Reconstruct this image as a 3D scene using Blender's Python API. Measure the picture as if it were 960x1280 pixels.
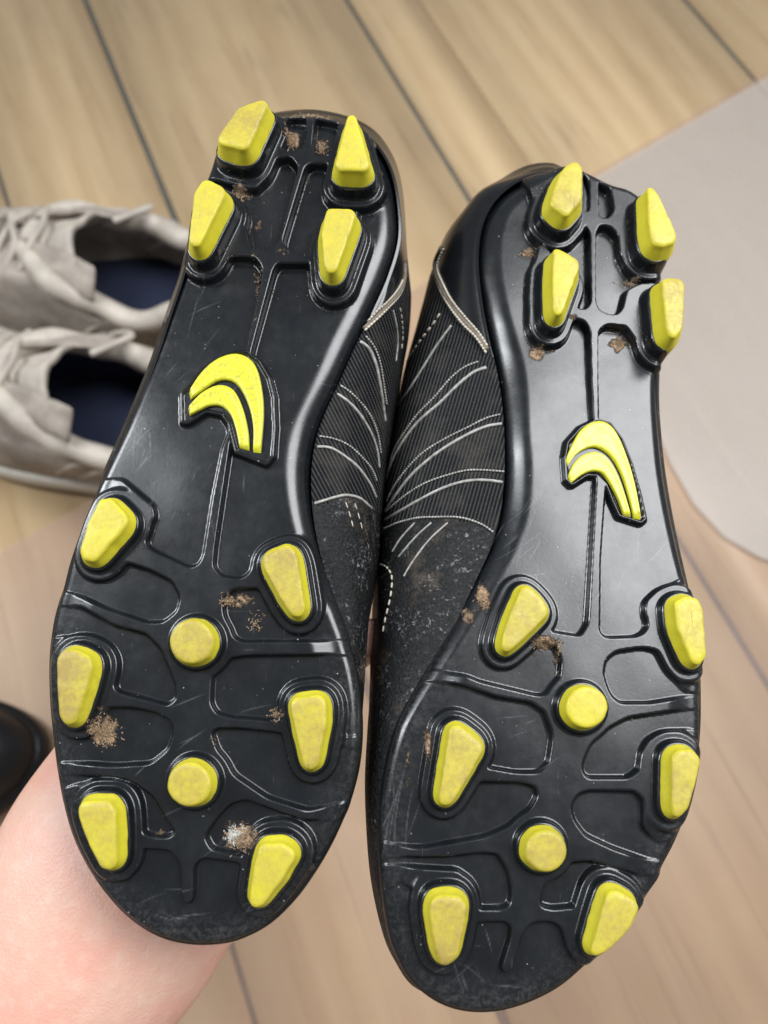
import bpy, bmesh, math, random
import numpy as np
from mathutils import Vector, Matrix
from mathutils.bvhtree import BVHTree
from mathutils.noise import noise as mnoise
random.seed(7); rng = np.random.default_rng(7)
S = bpy.context.scene; COL = S.collection
for o in list(bpy.data.objects): bpy.data.objects.remove(o)

# ---------------------------------------------------------------- camera
FPX, CX, CY = 924.0, 480.0, 640.0
PITCH = math.radians(22.4); CAMZ = 0.62
cam = bpy.data.objects.new('camera', bpy.data.cameras.new('camera')); COL.objects.link(cam)
cam.data.sensor_fit = 'VERTICAL'; cam.data.sensor_height = 36; cam.data.lens = 36*FPX/1280
cam.location = (0, 0, CAMZ); cam.rotation_euler = (PITCH, 0, 0)
cam.data.clip_start = .01; cam.data.clip_end = 50
cam.data.dof.use_dof = True; cam.data.dof.focus_distance = .242; cam.data.dof.aperture_fstop = 8.5
S.camera = cam
CAM = np.array((0, 0, CAMZ)); CR = np.array((1., 0, 0))
CU = np.array((0, math.cos(PITCH), math.sin(PITCH))); CF = np.array((0, math.sin(PITCH), -math.cos(PITCH)))
def ray(px, py): return CF + CR*(px-CX)/FPX + CU*(CY-py)/FPX
def at(px, py, z=0.0):                                     # point of the room at height z seen at that spot
    r = ray(px, py); return CAM + r*(z-CAMZ)/r[2]
# ---------------------------------------------------------------- light
w = bpy.data.worlds.new('World'); S.world = w; w.use_nodes = True
w.node_tree.nodes['Background'].inputs[0].default_value = (.90, .89, .90, 1)
w.node_tree.nodes['Background'].inputs[1].default_value = .27
def area(name, loc, target, sx, sy, power, col):
    l = bpy.data.lights.new(name, 'AREA'); l.shape = 'RECTANGLE'; l.size = sx; l.size_y = sy; l.energy = power; l.color = col
    o = bpy.data.objects.new(name, l); COL.objects.link(o); o.location = loc
    o.rotation_euler = (Vector(target)-Vector(loc)).to_track_quat('-Z', 'Y').to_euler(); return o
area('window_light', (.72, .40, 1.54), (.05, .05, .3), .86, .78, 30, (.97, .985, 1))
area('added_side_strip_light', (-.88, .36, 1.28), (0, .1, .35), .15, .90, 17, (.93, .97, 1))  # unseen strip lamp, added to draw highlights along the rolled waist edges
S.view_settings.view_transform = 'Standard'; S.view_settings.look = 'None'
S.view_settings.exposure = 0; S.view_settings.gamma = 1
S.render.engine = 'CYCLES'

# ---------------------------------------------------------------- scene graph helpers
def tag(o, label=None, cat=None, group=None, kind=None):
    if label: o['label'] = label
    if cat: o['category'] = cat
    if group: o['group'] = group
    if kind: o['kind'] = kind
    return o
def empty(name, mat=None, parent=None):
    o = bpy.data.objects.new(name, None); COL.objects.link(o); o.empty_display_size = .02
    if mat is not None: o.matrix_world = mat
    if parent: o.parent = parent
    return o
def mesh(name, V, F, mats, parent=None, smooth=True):
    me = bpy.data.meshes.new(name); me.from_pydata([tuple(map(float, v)) for v in V], [], [tuple(map(int, f)) for f in F])
    if not isinstance(mats, (list, tuple)): mats = [mats]
    for m in mats: me.materials.append(m)
    me.polygons.foreach_set('use_smooth', [smooth]*len(me.polygons)); me.update()
    o = bpy.data.objects.new(name, me); COL.objects.link(o)
    if parent: o.parent = parent
    return o
def link_copy(src, name, parent):
    o = bpy.data.objects.new(name, src.data); COL.objects.link(o); o.parent = parent; return o

# ---------------------------------------------------------------- materials
class NT:
    def __init__(s, name):
        s.m = bpy.data.materials.new(name); s.m.use_nodes = True; s.t = s.m.node_tree
        s.b = s.t.nodes['Principled BSDF']
    def n(s, typ, **k):
        nd = s.t.nodes.new(typ)
        for a, v in k.items():
            if a.startswith('i_'):
                key = a[2:]; nd.inputs[int(key) if key.isdigit() else key.replace('_', ' ')].default_value = v
            else: setattr(nd, a, v)
        return nd
    def l(s, a, b): s.t.links.new(a, b)
    def coords(s, scale=(1, 1, 1), rot=(0, 0, 0)):
        c = s.n('ShaderNodeTexCoord'); mp = s.n('ShaderNodeMapping'); mp.inputs['Scale'].default_value = scale; mp.inputs['Rotation'].default_value = rot
        s.l(c.outputs['Object'], mp.inputs[0]); return mp.outputs[0]
    def noise(s, vec, scale, detail=4, rough=.55, dist=0):
        nd = s.n('ShaderNodeTexNoise'); nd.inputs['Scale'].default_value = scale; nd.inputs['Detail'].default_value = detail
        nd.inputs['Roughness'].default_value = rough; nd.inputs['Distortion'].default_value = dist; s.l(vec, nd.inputs['Vector']); return nd.outputs['Fac']
    def ramp(s, fac, stops):
        r = s.n('ShaderNodeValToRGB'); e = r.color_ramp.elements
        while len(e) < len(stops): e.new(.5)
        for i, (p, c) in enumerate(stops):
            e[i].position = p; e[i].color = c if len(c) == 4 else (*c, 1)
        s.l(fac, r.inputs[0]); return r.outputs[0]
    def f(s, fac, a, b, c=0., d=1.):
        r = s.n('ShaderNodeMapRange'); r.inputs[1].default_value = a; r.inputs[2].default_value = b; r.inputs[3].default_value = c; r.inputs[4].default_value = d
        s.l(fac, r.inputs[0]); return r.outputs[0]
    def math(s, op, a, b=None):
        m = s.n('ShaderNodeMath', operation=op)
        for i, v in enumerate((a, b)):
            if v is None: continue
            if isinstance(v, (int, float)): m.inputs[i].default_value = v
            else: s.l(v, m.inputs[i])
        return m.outputs[0]
    def mix(s, fac, a, b):
        m = s.n('ShaderNodeMix', data_type='RGBA')
        for i, v in ((0, fac), (6, a), (7, b)):
            if isinstance(v, (tuple, list)): m.inputs[i].default_value = (*v, 1) if len(v) == 3 else v
            elif isinstance(v, (int, float)): m.inputs[i].default_value = v
            else: s.l(v, m.inputs[i])
        return m.outputs[2]
    def bump(s, h, strength, dist, prev=None):
        b = s.n('ShaderNodeBump'); b.inputs['Strength'].default_value = strength; b.inputs['Distance'].default_value = dist
        s.l(h, b.inputs['Height'])
        if prev is not None: s.l(prev, b.inputs['Normal'])
        return b.outputs[0]
    def set(s, **k):
        for a, v in k.items():
            i = s.b.inputs[a.replace('_', ' ')]
            if isinstance(v, (int, float)): i.default_value = v
            elif isinstance(v, tuple): i.default_value = (*v, 1) if len(v) == 3 and i.type == 'RGBA' else v
            else: s.l(v, i)
        return s.m

def mat_outsole():
    n = NT('black_moulded_plastic'); c = n.coords()
    big = n.noise(c, 35, 3); fine = n.noise(c, 900, 3); mid = n.noise(c, 160, 5, .65)
    # scratches: stretched noise in two directions
    s1 = n.noise(n.coords((900, 40, 40), (0, 0, .5)), 1, 2); s2 = n.noise(n.coords((40, 1000, 40), (0, 0, .9)), 1, 2)
    scr = n.math('MAXIMUM', n.f(s1, .70, .78), n.f(s2, .71, .79))
    scr = n.math('MULTIPLY', scr, n.f(mid, .48, .62))
    at_ = n.n('ShaderNodeAttribute', attribute_name='mud'); mud = at_.outputs['Fac']
    at2 = n.n('ShaderNodeAttribute', attribute_name='scuff'); scuff = at2.outputs['Fac']
    mn = n.noise(c, 420, 6, .7)
    mudm = n.f(n.math('ADD', n.math('MULTIPLY', mud, .62), mn), .80, .93)
    # pale dust specks
    v = n.n('ShaderNodeTexVoronoi'); v.inputs['Scale'].default_value = 480; n.l(c, v.inputs['Vector'])
    cell = n.n('ShaderNodeSeparateColor'); n.l(v.outputs['Color'], cell.inputs[0])
    speck = n.math('MULTIPLY', n.math('LESS_THAN', v.outputs['Distance'], n.f(n.math('POWER', cell.outputs[1], 2), 0, 1, .02, .115)), n.math('GREATER_THAN', cell.outputs[0], .60))
    speck = n.math('MULTIPLY', speck, n.f(big, .42, .6, .25, 1.))
    film = n.math('MULTIPLY', n.math('ADD', n.math('MULTIPLY', n.f(mid, .45, .75), .5), n.f(n.noise(n.coords((1, .35, 1), (0, 0, .6)), 70, 6, .75), .48, .75)), .22)
    sc = n.math('MULTIPLY', scuff, n.f(n.noise(n.coords((1, 1, 1)), 620, 6, .8, .2), .45, .68))
    col = n.mix(film, (.0055, .0070, .0092), (.030, .032, .035))
    at3 = n.n('ShaderNodeAttribute', attribute_name='scratch')
    scr = n.math('MAXIMUM', n.math('MULTIPLY', scr, .3), n.math('MULTIPLY', at3.outputs['Fac'], n.f(mid, .3, .6, .35, .75)))
    col = n.mix(scr, col, (.20, .21, .22))
    col = n.mix(n.math('MULTIPLY', sc, .26), col, (.17, .16, .145))
    col = n.mix(n.math('MULTIPLY', speck, .85), col, (.42, .41, .39))
    mcol = n.ramp(n.noise(c, 1300, 4, .8), [(.3, (.10, .06, .035)), (.5, (.34, .22, .13)), (.72, (.58, .43, .29))])
    col = n.mix(mudm, col, mcol)
    ro = n.math('ADD', n.f(mid, .3, .75, .21, .29), n.math('MULTIPLY', n.math('MAXIMUM', mudm, n.math('MULTIPLY', sc, .6)), .5))
    b = n.bump(mid, .03, .0005); b = n.bump(fine, .07, .0002, b); b = n.bump(n.math('MULTIPLY', mudm, mn), .9, .0012, b)
    return n.set(Base_Color=col, Roughness=ro, Normal=b, Specular_IOR_Level=.55)
def mat_stud():
    n = NT('yellow_worn_plastic'); c = n.coords()
    a = n.noise(c, 75, 6, .7); f1 = n.noise(c, 650, 6, .75); sx = n.noise(n.coords((1500, 120, 120), (0, 0, .6)), 1, 3); sy = n.noise(n.coords((300, 1300, 200), (0, 0, 1.1)), 1, 4, .7, .8)
    at_ = n.n('ShaderNodeAttribute', attribute_name='wear_or_glint'); wear_or_glint = at_.outputs['Fac']
    info = n.n('ShaderNodeObjectInfo')
    col = n.mix(n.f(a, .3, .7), (.56, .50, .022), (.63, .57, .042))
    rr = n.math('MULTIPLY', info.outputs['Random'], .10)
    grime = n.math('MULTIPLY', n.f(n.math('ADD', n.math('ADD', rr, n.math('MULTIPLY', wear_or_glint, .24)), n.math('ADD', n.math('MULTIPLY', a, .62), n.math('MULTIPLY', f1, .38))), .585, .90), .85)
    col = n.mix(n.math('MULTIPLY', grime, n.f(info.outputs['Random'], 0, 1, .75, 1.15)), col, (.30, .215, .055))
    scr = n.math('MULTIPLY', n.math('MAXIMUM', n.f(sx, .63, .75), n.f(sy, .66, .76)), n.math('MULTIPLY', wear_or_glint, n.f(a, .42, .6)))
    col = n.mix(n.math('MULTIPLY', scr, .75), col, (.20, .16, .08))
    dots = n.f(n.noise(c, 1500, 2), .72, .78); col = n.mix(n.math('MULTIPLY', dots, .45), col, (.16, .12, .06))
    b = n.bump(f1, .25, .0004); b = n.bump(scr, .4, .0003, b)
    return n.set(Base_Color=col, Roughness=n.f(f1, .3, .7, .36, .58), Normal=b, Subsurface_Weight=.12, Subsurface_Radius=(.002, .002, .0006), Subsurface_Scale=.6)
def mat_inlay():
    n = NT('yellow_glossy_inlay'); c = n.coords(); a = n.noise(c, 300, 5, .7); d = n.noise(c, 700, 5, .8)
    col = n.mix(n.f(d, .50, .68), (.55, .54, .03), (.36, .30, .07))
    return n.set(Base_Color=col, Roughness=n.f(a, .3, .7, .22, .42), Normal=n.bump(a, .15, .0004))
def mat_mesh():
    n = NT('ribbed_black_fabric'); c = n.coords(rot=(0, 0, RIB_ANG))
    wv = n.n('ShaderNodeTexWave', wave_type='BANDS', bands_direction='X', wave_profile='SIN'); wv.inputs['Scale'].default_value = 250; wv.inputs['Distortion'].default_value = .5; wv.inputs['Detail Scale'].default_value = .1
    n.l(c, wv.inputs['Vector'])
    # fine thread beads along each rib
    w2 = n.n('ShaderNodeTexWave', wave_type='BANDS', bands_direction='Y'); w2.inputs['Scale'].default_value = 420; n.l(c, w2.inputs['Vector'])
    f = n.noise(n.coords(), 2200, 3, .7); rid = n.math('MULTIPLY', n.f(wv.outputs['Fac'], .35, .8), n.f(w2.outputs['Fac'], 0, 1, .45, 1))
    col = n.mix(n.math('MULTIPLY', rid, n.f(f, .35, .7, .3, 1)), (.0025, .0025, .003), (.105, .11, .115))
    col = n.mix(n.math('MULTIPLY', n.f(n.noise(n.coords(), 90, 5), .5, .75), .3), col, (.16, .14, .12))
    b = n.bump(wv.outputs['Fac'], 1, .0011); b = n.bump(f, .3, .0004, b)
    return n.set(Base_Color=col, Roughness=.66, Normal=b, Specular_IOR_Level=.22)
def mat_leather():
    n = NT('scuffed_black_leather'); c = n.coords(); g = n.noise(c, 620, 6, .75, .6); m = n.noise(c, 90, 5, .65)
    v = n.n('ShaderNodeTexVoronoi'); v.inputs['Scale'].default_value = 900; n.l(c, v.inputs['Vector'])
    wear_or_glint = n.math('MULTIPLY', n.f(g, .55, .68), n.f(m, .47, .62))  # pale scuffs, together with glints painted into the leather colour
    col = n.mix(wear_or_glint, (.003, .0034, .004), (.38, .40, .42))
    col = n.mix(n.math('MULTIPLY', n.f(n.noise(c, 60, 6, .7), .55, .75), .55), col, (.14, .105, .075))
    b = n.bump(g, .75, .0010); b = n.bump(v.outputs['Distance'], .5, .0005, b)
    return n.set(Base_Color=col, Roughness=n.f(g, .35, .65, .36, .66), Normal=b, Specular_IOR_Level=.38)
def mat_plain(name, col, rough, scale=400, var=.3, bump=.3, dist=.0005, **k):
    n = NT(name); c = n.coords(); a = n.noise(c, scale, 5, .65)
    dark = tuple(x*(1-var) for x in col)
    return n.set(Base_Color=n.mix(n.f(a, .3, .7), dark, col), Roughness=rough, Normal=n.bump(a, bump, dist), **k)
def mat_skin():
    n = NT('skin'); c = n.coords(); a = n.noise(c, 55, 4); p = n.noise(c, 900, 4, .7); q = n.noise(c, 230, 5, .65)
    col = n.mix(n.f(a, .35, .65), (.64, .40, .31), (.66, .35, .275)); col = n.mix(n.math('MULTIPLY', n.f(q, .5, .75), .35), col, (.74, .55, .47))
    v = n.n('ShaderNodeTexVoronoi'); v.inputs['Scale'].default_value = 1100; n.l(c, v.inputs['Vector'])
    big = n.noise(c, 14, 3); col = n.mix(n.math('MULTIPLY', n.f(big, .45, .7), .35), col, (.72, .47, .38))
    b = n.bump(v.outputs['Distance'], .3, .0003); b = n.bump(q, .22, .0007, b)
    return n.set(Base_Color=col, Roughness=.48, Normal=b, Subsurface_Weight=.25, Subsurface_Radius=(.010, .004, .002), Subsurface_Scale=.7)
def mat_wood():
    n = NT('worn_floorboard_wood'); tc = n.n('ShaderNodeTexCoord'); info = n.n('ShaderNodeObjectInfo')
    off = n.n('ShaderNodeVectorMath', operation='ADD'); cmb = n.n('ShaderNodeCombineXYZ')
    n.l(n.math('MULTIPLY', info.outputs['Random'], 7.3), cmb.inputs[0]); n.l(n.math('MULTIPLY', info.outputs['Random'], 3.1), cmb.inputs[1])
    n.l(tc.outputs['Object'], off.inputs[0]); n.l(cmb.outputs[0], off.inputs[1])
    mp = n.n('ShaderNodeMapping'); mp.inputs['Scale'].default_value = (1.1, 13, 1); n.l(off.outputs[0], mp.inputs[0])
    g = n.noise(mp.outputs[0], 3.2, 6, .6, .9)
    wv = n.n('ShaderNodeTexWave', wave_type='BANDS', bands_direction='Y'); wv.inputs['Scale'].default_value = .55; wv.inputs['Distortion'].default_value = 14; wv.inputs['Detail'].default_value = 3; wv.inputs['Detail Scale'].default_value = .6
    n.l(mp.outputs[0], wv.inputs['Vector'])
    ms = n.n('ShaderNodeMapping'); ms.inputs['Scale'].default_value = (3, 6, 1); n.l(off.outputs[0], ms.inputs[0]); st = n.noise(ms.outputs[0], 2.2, 5, .6)
    base = n.ramp(n.math('ADD', n.math('MULTIPLY', n.math('ADD', g, st), .43), n.math('MULTIPLY', wv.outputs['Fac'], .20)), [(.15, (.36, .235, .125)), (.42, (.50, .36, .205)), (.65, (.56, .415, .245)), (.9, (.62, .48, .295))])
    col = n.mix(n.math('MULTIPLY', n.f(st, .5, .75), .35), base, (.30, .20, .13))
    mg = n.n('ShaderNodeMapping'); mg.inputs['Scale'].default_value = (1.3, 42, 1); n.l(off.outputs[0], mg.inputs[0]); gl = n.noise(mg.outputs[0], 3.0, 5, .6, .5)
    gm = n.math('MULTIPLY', n.f(gl, .56, .70), n.f(st, .42, .62, .25, 1))
    col = n.mix(n.math('MULTIPLY', gm, .5), col, (.20, .115, .07))
    vk = n.n('ShaderNodeTexVoronoi'); vk.inputs['Scale'].default_value = 1.1; mk = n.n('ShaderNodeMapping'); mk.inputs['Scale'].default_value = (3, 7, 1); n.l(off.outputs[0], mk.inputs[0]); n.l(mk.outputs[0], vk.inputs['Vector'])
    col = n.mix(n.math('MULTIPLY', n.f(vk.outputs['Distance'], .05, .13, 1, 0), .6), col, (.18, .10, .06))
    hs = n.n('ShaderNodeHueSaturation'); n.l(col, hs.inputs['Color']); n.l(n.f(info.outputs['Random'], 0, 1, .9, 1.1), hs.inputs['Value'])
    return n.set(Base_Color=hs.outputs[0], Roughness=n.f(g, .3, .7, .38, .55), Normal=n.bump(n.math('ADD', g, wv.outputs['Fac']), .25, .0008))
def mat_mat(name, col, alpha, rough):
    n = NT(name); c = n.coords(); a = n.noise(c, 14, 4)
    return n.set(Base_Color=col, Roughness=rough, Alpha=n.f(a, .3, .7, alpha-.03, alpha+.03), Normal=n.bump(n.noise(c, 9, 3), .15, .004))
RIB_ANG = math.radians(-20)
M_SOLE = mat_outsole(); M_STUD = mat_stud(); M_INLAY = mat_inlay(); M_MESH_L = None
RIB_ANG = math.radians(17); M_MESH_R = mat_mesh()
RIB_ANG = math.radians(-28); M_MESH_L = mat_mesh(); M_MESH_L.name = 'ribbed_black_fabric_slanted'
M_LEATHER = mat_leather()
M_COUNTER = mat_plain('glossy_black_heel_plastic', (.006, .007, .009), .22, 200, .3, .1)
M_PIPE = mat_plain('silver_grey_piping', (.46, .45, .42), .42, 500, .65, .4)
M_WELT = mat_plain('tan_edged_welt', (.20, .165, .125), .6, 700, .5, .5)
M_THREAD = mat_plain('pale_stitching_thread', (.68, .62, .52), .7, 1500, .45, .4)
M_EDGE = mat_plain('black_sole_edge', (.007, .0075, .009), .34, 300, .3, .3)
M_MUD = mat_plain('dried_mud', (.50, .35, .22), .95, 1200, .65, .6)
M_MUDP = mat_plain('pale_grit', (.72, .72, .68), .9, 1200, .6, .6)
M_SKIN = mat_skin(); M_WOOD = mat_wood()

# ---------------------------------------------------------------- numpy geometry helpers
def fillet(P, r, seg=5):
    P = np.asarray(P, float); N = len(P); out = []
    for i in range(N):
        a, b, c = P[i-1], P[i], P[(i+1) % N]
        u = a-b; v = c-b; lu = np.linalg.norm(u); lv = np.linalg.norm(v)
        if lu < 1e-9 or lv < 1e-9: out.append(b); continue
        u /= lu; v /= lv; ca = np.clip(u@v, -1, 1); ang = math.acos(ca)
        if ang > math.radians(172): out.append(b); continue
        d = min(r/max(math.tan(ang/2), .05), lu*.48, lv*.48)
        p0 = b+u*d; p2 = b+v*d
        for k in range(seg+1):
            t = k/seg; out.append((1-t)**2*p0+2*t*(1-t)*b+t*t*p2)
    return np.array(out)
def soft(P, sig, ds=.0005):
    n = max(24, int(np.linalg.norm(P-np.roll(P, 1, 0), axis=1).sum()/ds)); Q = resample(P, n); k = int(3*sig/ds); w_ = np.exp(-.5*(np.arange(-k, k+1)*ds/sig)**2); w_ /= w_.sum()
    return sum(np.roll(Q, j-k, 0)*w_[j] for j in range(2*k+1))
def catmull(P, n, closed=True):
    P = np.asarray(P, float); N = len(P); out = []
    segs = N if closed else N-1
    for i in range(segs):
        if closed: p0, p1, p2, p3 = P[i-1], P[i], P[(i+1) % N], P[(i+2) % N]
        else: p0, p1, p2, p3 = P[max(i-1, 0)], P[i], P[i+1], P[min(i+2, N-1)]
        for k in range(n):
            t = k/n; out.append(.5*((2*p1)+(-p0+p2)*t+(2*p0-5*p1+4*p2-p3)*t*t+(-p0+3*p1-3*p2+p3)*t**3))
    if not closed: out.append(P[-1])
    return np.array(out)
def resample(P, n, closed=True):
    P = np.asarray(P, float)
    if closed: P = np.vstack([P, P[:1]])
    d = np.r_[0, np.cumsum(np.linalg.norm(np.diff(P, axis=0), axis=1))]
    t = np.linspace(0, d[-1], n, endpoint=not closed)
    return np.stack([np.interp(t, d, P[:, k]) for k in range(P.shape[1])], 1)
def area2(P): return .5*np.sum(P[:, 0]*np.roll(P[:, 1], -1)-np.roll(P[:, 0], -1)*P[:, 1])
def ccw(P): return P if area2(P) > 0 else P[::-1]
def offset(P, d):                                          # outward for a ccw polygon
    t = np.roll(P, -1, 0)-np.roll(P, 1, 0); t /= np.linalg.norm(t, axis=1)[:, None]+1e-12
    return P+np.stack([t[:, 1], -t[:, 0]], 1)*d
def sdf(P, X, Y, margin=.012):                             # signed distance, negative inside; far cells keep `margin`
    D = np.full(X.shape, margin); lo = P.min(0)-margin; hi = P.max(0)+margin
    m = (X > lo[0]) & (X < hi[0]) & (Y > lo[1]) & (Y < hi[1])
    x = X[m]; y = Y[m]; d2 = np.full(x.shape, 1e9); inside = np.zeros(x.shape, bool)
    for i in range(len(P)):
        ax, ay = P[i-1]; bx, by = P[i]; ex, ey = bx-ax, by-ay; L = ex*ex+ey*ey+1e-18
        t = np.clip(((x-ax)*ex+(y-ay)*ey)/L, 0, 1); dx = x-ax-t*ex; dy = y-ay-t*ey
        d2 = np.minimum(d2, dx*dx+dy*dy)
        c = (ay > y) != (by > y)
        inside ^= c & (x < (bx-ax)*(y-ay)/((by-ay) if by != ay else 1e-18)+ax)
    d = np.sqrt(d2); d[inside] *= -1; D[m] = d; return D
def sstep(x): x = np.clip(x, 0, 1); return x*x*(3-2*x)
def smin(a, b, k):
    h = np.clip(.5+.5*(b-a)/k, 0, 1); return b*(1-h)+a*h-k*h*(1-h)
def loft(rings, closed_top=True, closed_bottom=False):
    n = len(rings[0]); V = [tuple(p) for r in rings for p in r]; F = []
    for k in range(len(rings)-1):
        for i in range(n):
            j = (i+1) % n; F.append((k*n+i, k*n+j, (k+1)*n+j, (k+1)*n+i))
    if closed_top:
        c = np.mean(rings[-1], 0); V.append(tuple(c)); ci = len(V)-1; b = (len(rings)-1)*n
        F += [(b+i, b+(i+1) % n, ci) for i in range(n)]
    if closed_bottom:
        c = np.mean(rings[0], 0); V.append(tuple(c)); ci = len(V)-1
        F += [((i+1) % n, i, ci) for i in range(n)]
    return V, F
def tube(P, r, seg=8, V=None, F=None):
    V = [] if V is None else V; F = [] if F is None else F
    P = [Vector(p) for p in P]; n = len(P); up = None; base = len(V)
    for i, p in enumerate(P):
        t = (P[min(i+1, n-1)]-P[max(i-1, 0)]).normalized()
        if up is None: up = t.orthogonal().normalized()
        up = (up-t*up.dot(t)).normalized(); s = t.cross(up); rr = r[i] if hasattr(r, '__len__') else r
        for k in range(seg):
            a = 2*math.pi*k/seg; q = p+up*math.cos(a)*rr+s*math.sin(a)*rr; V.append((q.x, q.y, q.z))
    for i in range(n-1):
        for k in range(seg):
            a = base+i*seg+k; b = base+i*seg+(k+1) % seg; F.append((a, b, b+seg, a+seg))
    F.append(tuple(base+k for k in range(seg))[::-1]); F.append(tuple(base+(n-1)*seg+k for k in range(seg)))
    return V, F

# ---------------------------------------------------------------- boots
class Frame:                                               # the flat plane a sole lies in
    def __init__(s, foot, D):
        r = ray(*foot); r = r/np.linalg.norm(r); s.n = -r; s.D = D; s.o = CAM+r*D
        x = CR-s.n*(CR@s.n); s.x = x/np.linalg.norm(x); s.y = np.cross(s.n, s.x)
        s.M = Matrix(((s.x[0], s.y[0], s.n[0], s.o[0]), (s.x[1], s.y[1], s.n[1], s.o[1]), (s.x[2], s.y[2], s.n[2], s.o[2]), (0, 0, 0, 1)))
    def dir(s, px, py):
        r = ray(px, py); return np.array((r@s.x, r@s.y, r@s.n))
    def p3(s, px, py, h):
        r = s.dir(px, py); t = (s.D-h)/(-r[2]); return np.array((r[0]*t, r[1]*t, h))
    def poly(s, P, h): return np.array([s.p3(x, y, h)[:2] for x, y in P])
    def world(s, p): return s.o+s.x*p[0]+s.y*p[1]+s.n*p[2]

def zoomed(pts, sc, ox, oy): return [(x/sc+ox, y/sc+oy) for x, y in pts]

def build_boot(cfg):
    fr = Frame(cfg['foot'], cfg['D'])
    root = empty('football_boot', fr.M)
    tag(root, cfg['label'], 'football boot', 'pair of black studded football boots held soles up')
    # ---- outline
    out = ccw(resample(catmull([fr.p3(x, y, -.003)[:2] for x, y in cfg['outline']], 8), 420))
    step = .00036
    lo = out.min(0)-.001; hi = out.max(0)+.001
    xs = np.arange(lo[0], hi[0], step); ys = np.arange(lo[1], hi[1], step)
    X, Y = np.meshgrid(xs, ys); ny, nx = X.shape
    # slight snap of border vertices on to the outline
    dO = sdf(out, X, Y, .02)
    gy, gx = np.gradient(dO, step)
    g = np.sqrt(gx*gx+gy*gy)+1e-9
    m = (dO > 0) & (dO < step*1.45)
    X = X.copy(); Y = Y.copy(); X[m] -= (dO*gx/g)[m]; Y[m] -= (dO*gy/g)[m]; keepv = dO < step*1.45
    dIn = np.clip(-dO, 0, None); dIn[m] = 0
    heelf = sstep((Y-cfg['yh'][0])/(cfg['yh'][1]-cfg['yh'][0]))      # 0 forefoot .. 1 heel
    # ---- panels, sockets, boss
    dp = np.full(X.shape, .012)
    for P in cfg['panels']:
        dp = np.minimum(dp, sdf(soft(fr.poly(P, 0), .00105), X, Y))
    dr = -dp
    studs = []
    for sd in cfg['studs']:
        hl = sd.get('heel', 0); zt = .0125 if hl else .0078; zb = .0056 if hl else .0026
        if 'c' in sd:
            a = np.linspace(0, 2*math.pi, 48, endpoint=False); c = sd['c']; r = sd['r']; T = fr.poly([(c[0]+r*math.cos(t), c[1]+r*math.sin(t)) for t in a], zt)
        else: T = fillet(fr.poly(sd['T'], zt), .0016)
        T = ccw(resample(ccw(soft(T, .0007 if hl else .0006, .0003)), 64))
        mg = sd.get('m', .0017 if hl else (.0008 if 'c' in sd else .0013))
        B = offset(T, mg)
        for _ in range(3): B = (np.roll(B, 1, 0)+B*2+np.roll(B, -1, 0))/4
        studs.append((T, B, zt, zb, hl))
    dsock = np.full(X.shape, .012); ped = np.zeros(X.shape); dsB = np.full(X.shape, .012)
    for T, B, zt, zb, hl in studs:
        d = sdf(B, X, Y); dsB = np.minimum(dsB, d)
        dsock = np.minimum(dsock, d-(.0036 if hl else .0034))
        ped = np.maximum(ped, (zb+.0002)*sstep((.0017-d)/.0012))
    boss = fillet(fr.poly(cfg['boss'], 0), .0012); dboss = sdf(boss, X, Y)
    draised = smin(smin(dr, dsock, .0008), dboss, .0005)
    depth = .0026+.0016*heelf
    H = -depth*sstep((draised+.0001)/.00105)
    # thin lip that runs round every raised edge
    fade = (1-sstep((dIn-.004)/.009))*sstep(dsock/.0016)*(1-heelf)
    H = np.where(H > -depth*.85, H*(1-fade)+(-depth*.85)*fade, H)
    H += ped
    H += -.0012*sstep((-dboss-.0006)/.0004)
    # ---- rolled border
    wz = .0032+cfg['rollw'](X, Y, heelf)
    def drop_(w_):
        q = np.clip(1-dIn/w_, 0, 1); return (1.15*w_)*(1-np.sqrt(np.clip(1-q*q, 0, 1)))
    d0 = drop_(np.full(X.shape, .0034)); H -= d0+(drop_(wz)-d0)*sstep((dsock+.0006)/.0028)
    # toe spring, soft waviness
    t = np.clip((cfg['ytoe']-Y)/.02, 0, 2); H -= .0028*t*t
    H += .00010*np.sin(X*190+1)*np.sin(Y*120+.4)
    # ---- mesh
    idx = -np.ones(X.size, int); k = keepv.ravel(); idx[k] = np.arange(k.sum())
    I = np.arange(X.size).reshape(ny, nx); a, b, c, d = I[:-1, :-1].ravel(), I[:-1, 1:].ravel(), I[1:, 1:].ravel(), I[1:, :-1].ravel()
    ok = k[a] & k[b] & k[c] & k[d]
    quads = np.stack([idx[a[ok]], idx[b[ok]], idx[c[ok]], idx[d[ok]]], 1).astype(np.int32)
    co = np.stack([X.ravel()[k], Y.ravel()[k], H.ravel()[k]], 1).astype(np.float32)
    me = bpy.data.meshes.new('outsole'); me.vertices.add(len(co)); me.vertices.foreach_set('co', co.ravel())
    me.loops.add(quads.size); me.loops.foreach_set('vertex_index', quads.ravel())
    me.polygons.add(len(quads)); me.polygons.foreach_set('loop_start', np.arange(0, quads.size, 4, dtype=np.int32)); me.polygons.foreach_set('loop_total', np.full(len(quads), 4, np.int32))
    me.update(calc_edges=True); me.polygons.foreach_set('use_smooth', np.ones(len(quads), bool))
    mud = np.zeros(X.shape)
    for (px, py, rx, ry, s) in cfg['mud']:
        c0 = fr.p3(px, py, -.002); e = np.sqrt(((X-c0[0])/(rx*.00026))**2+((Y-c0[1])/(ry*.00026))**2); mud = np.maximum(mud, s*np.clip(1.25-e, 0, 1))
    # a little soil stays where walls meet floors in the heel
    lf = np.sin(X*310+np.sin(Y*190)*2)*np.sin(Y*270+np.sin(X*230)*2)
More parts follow.
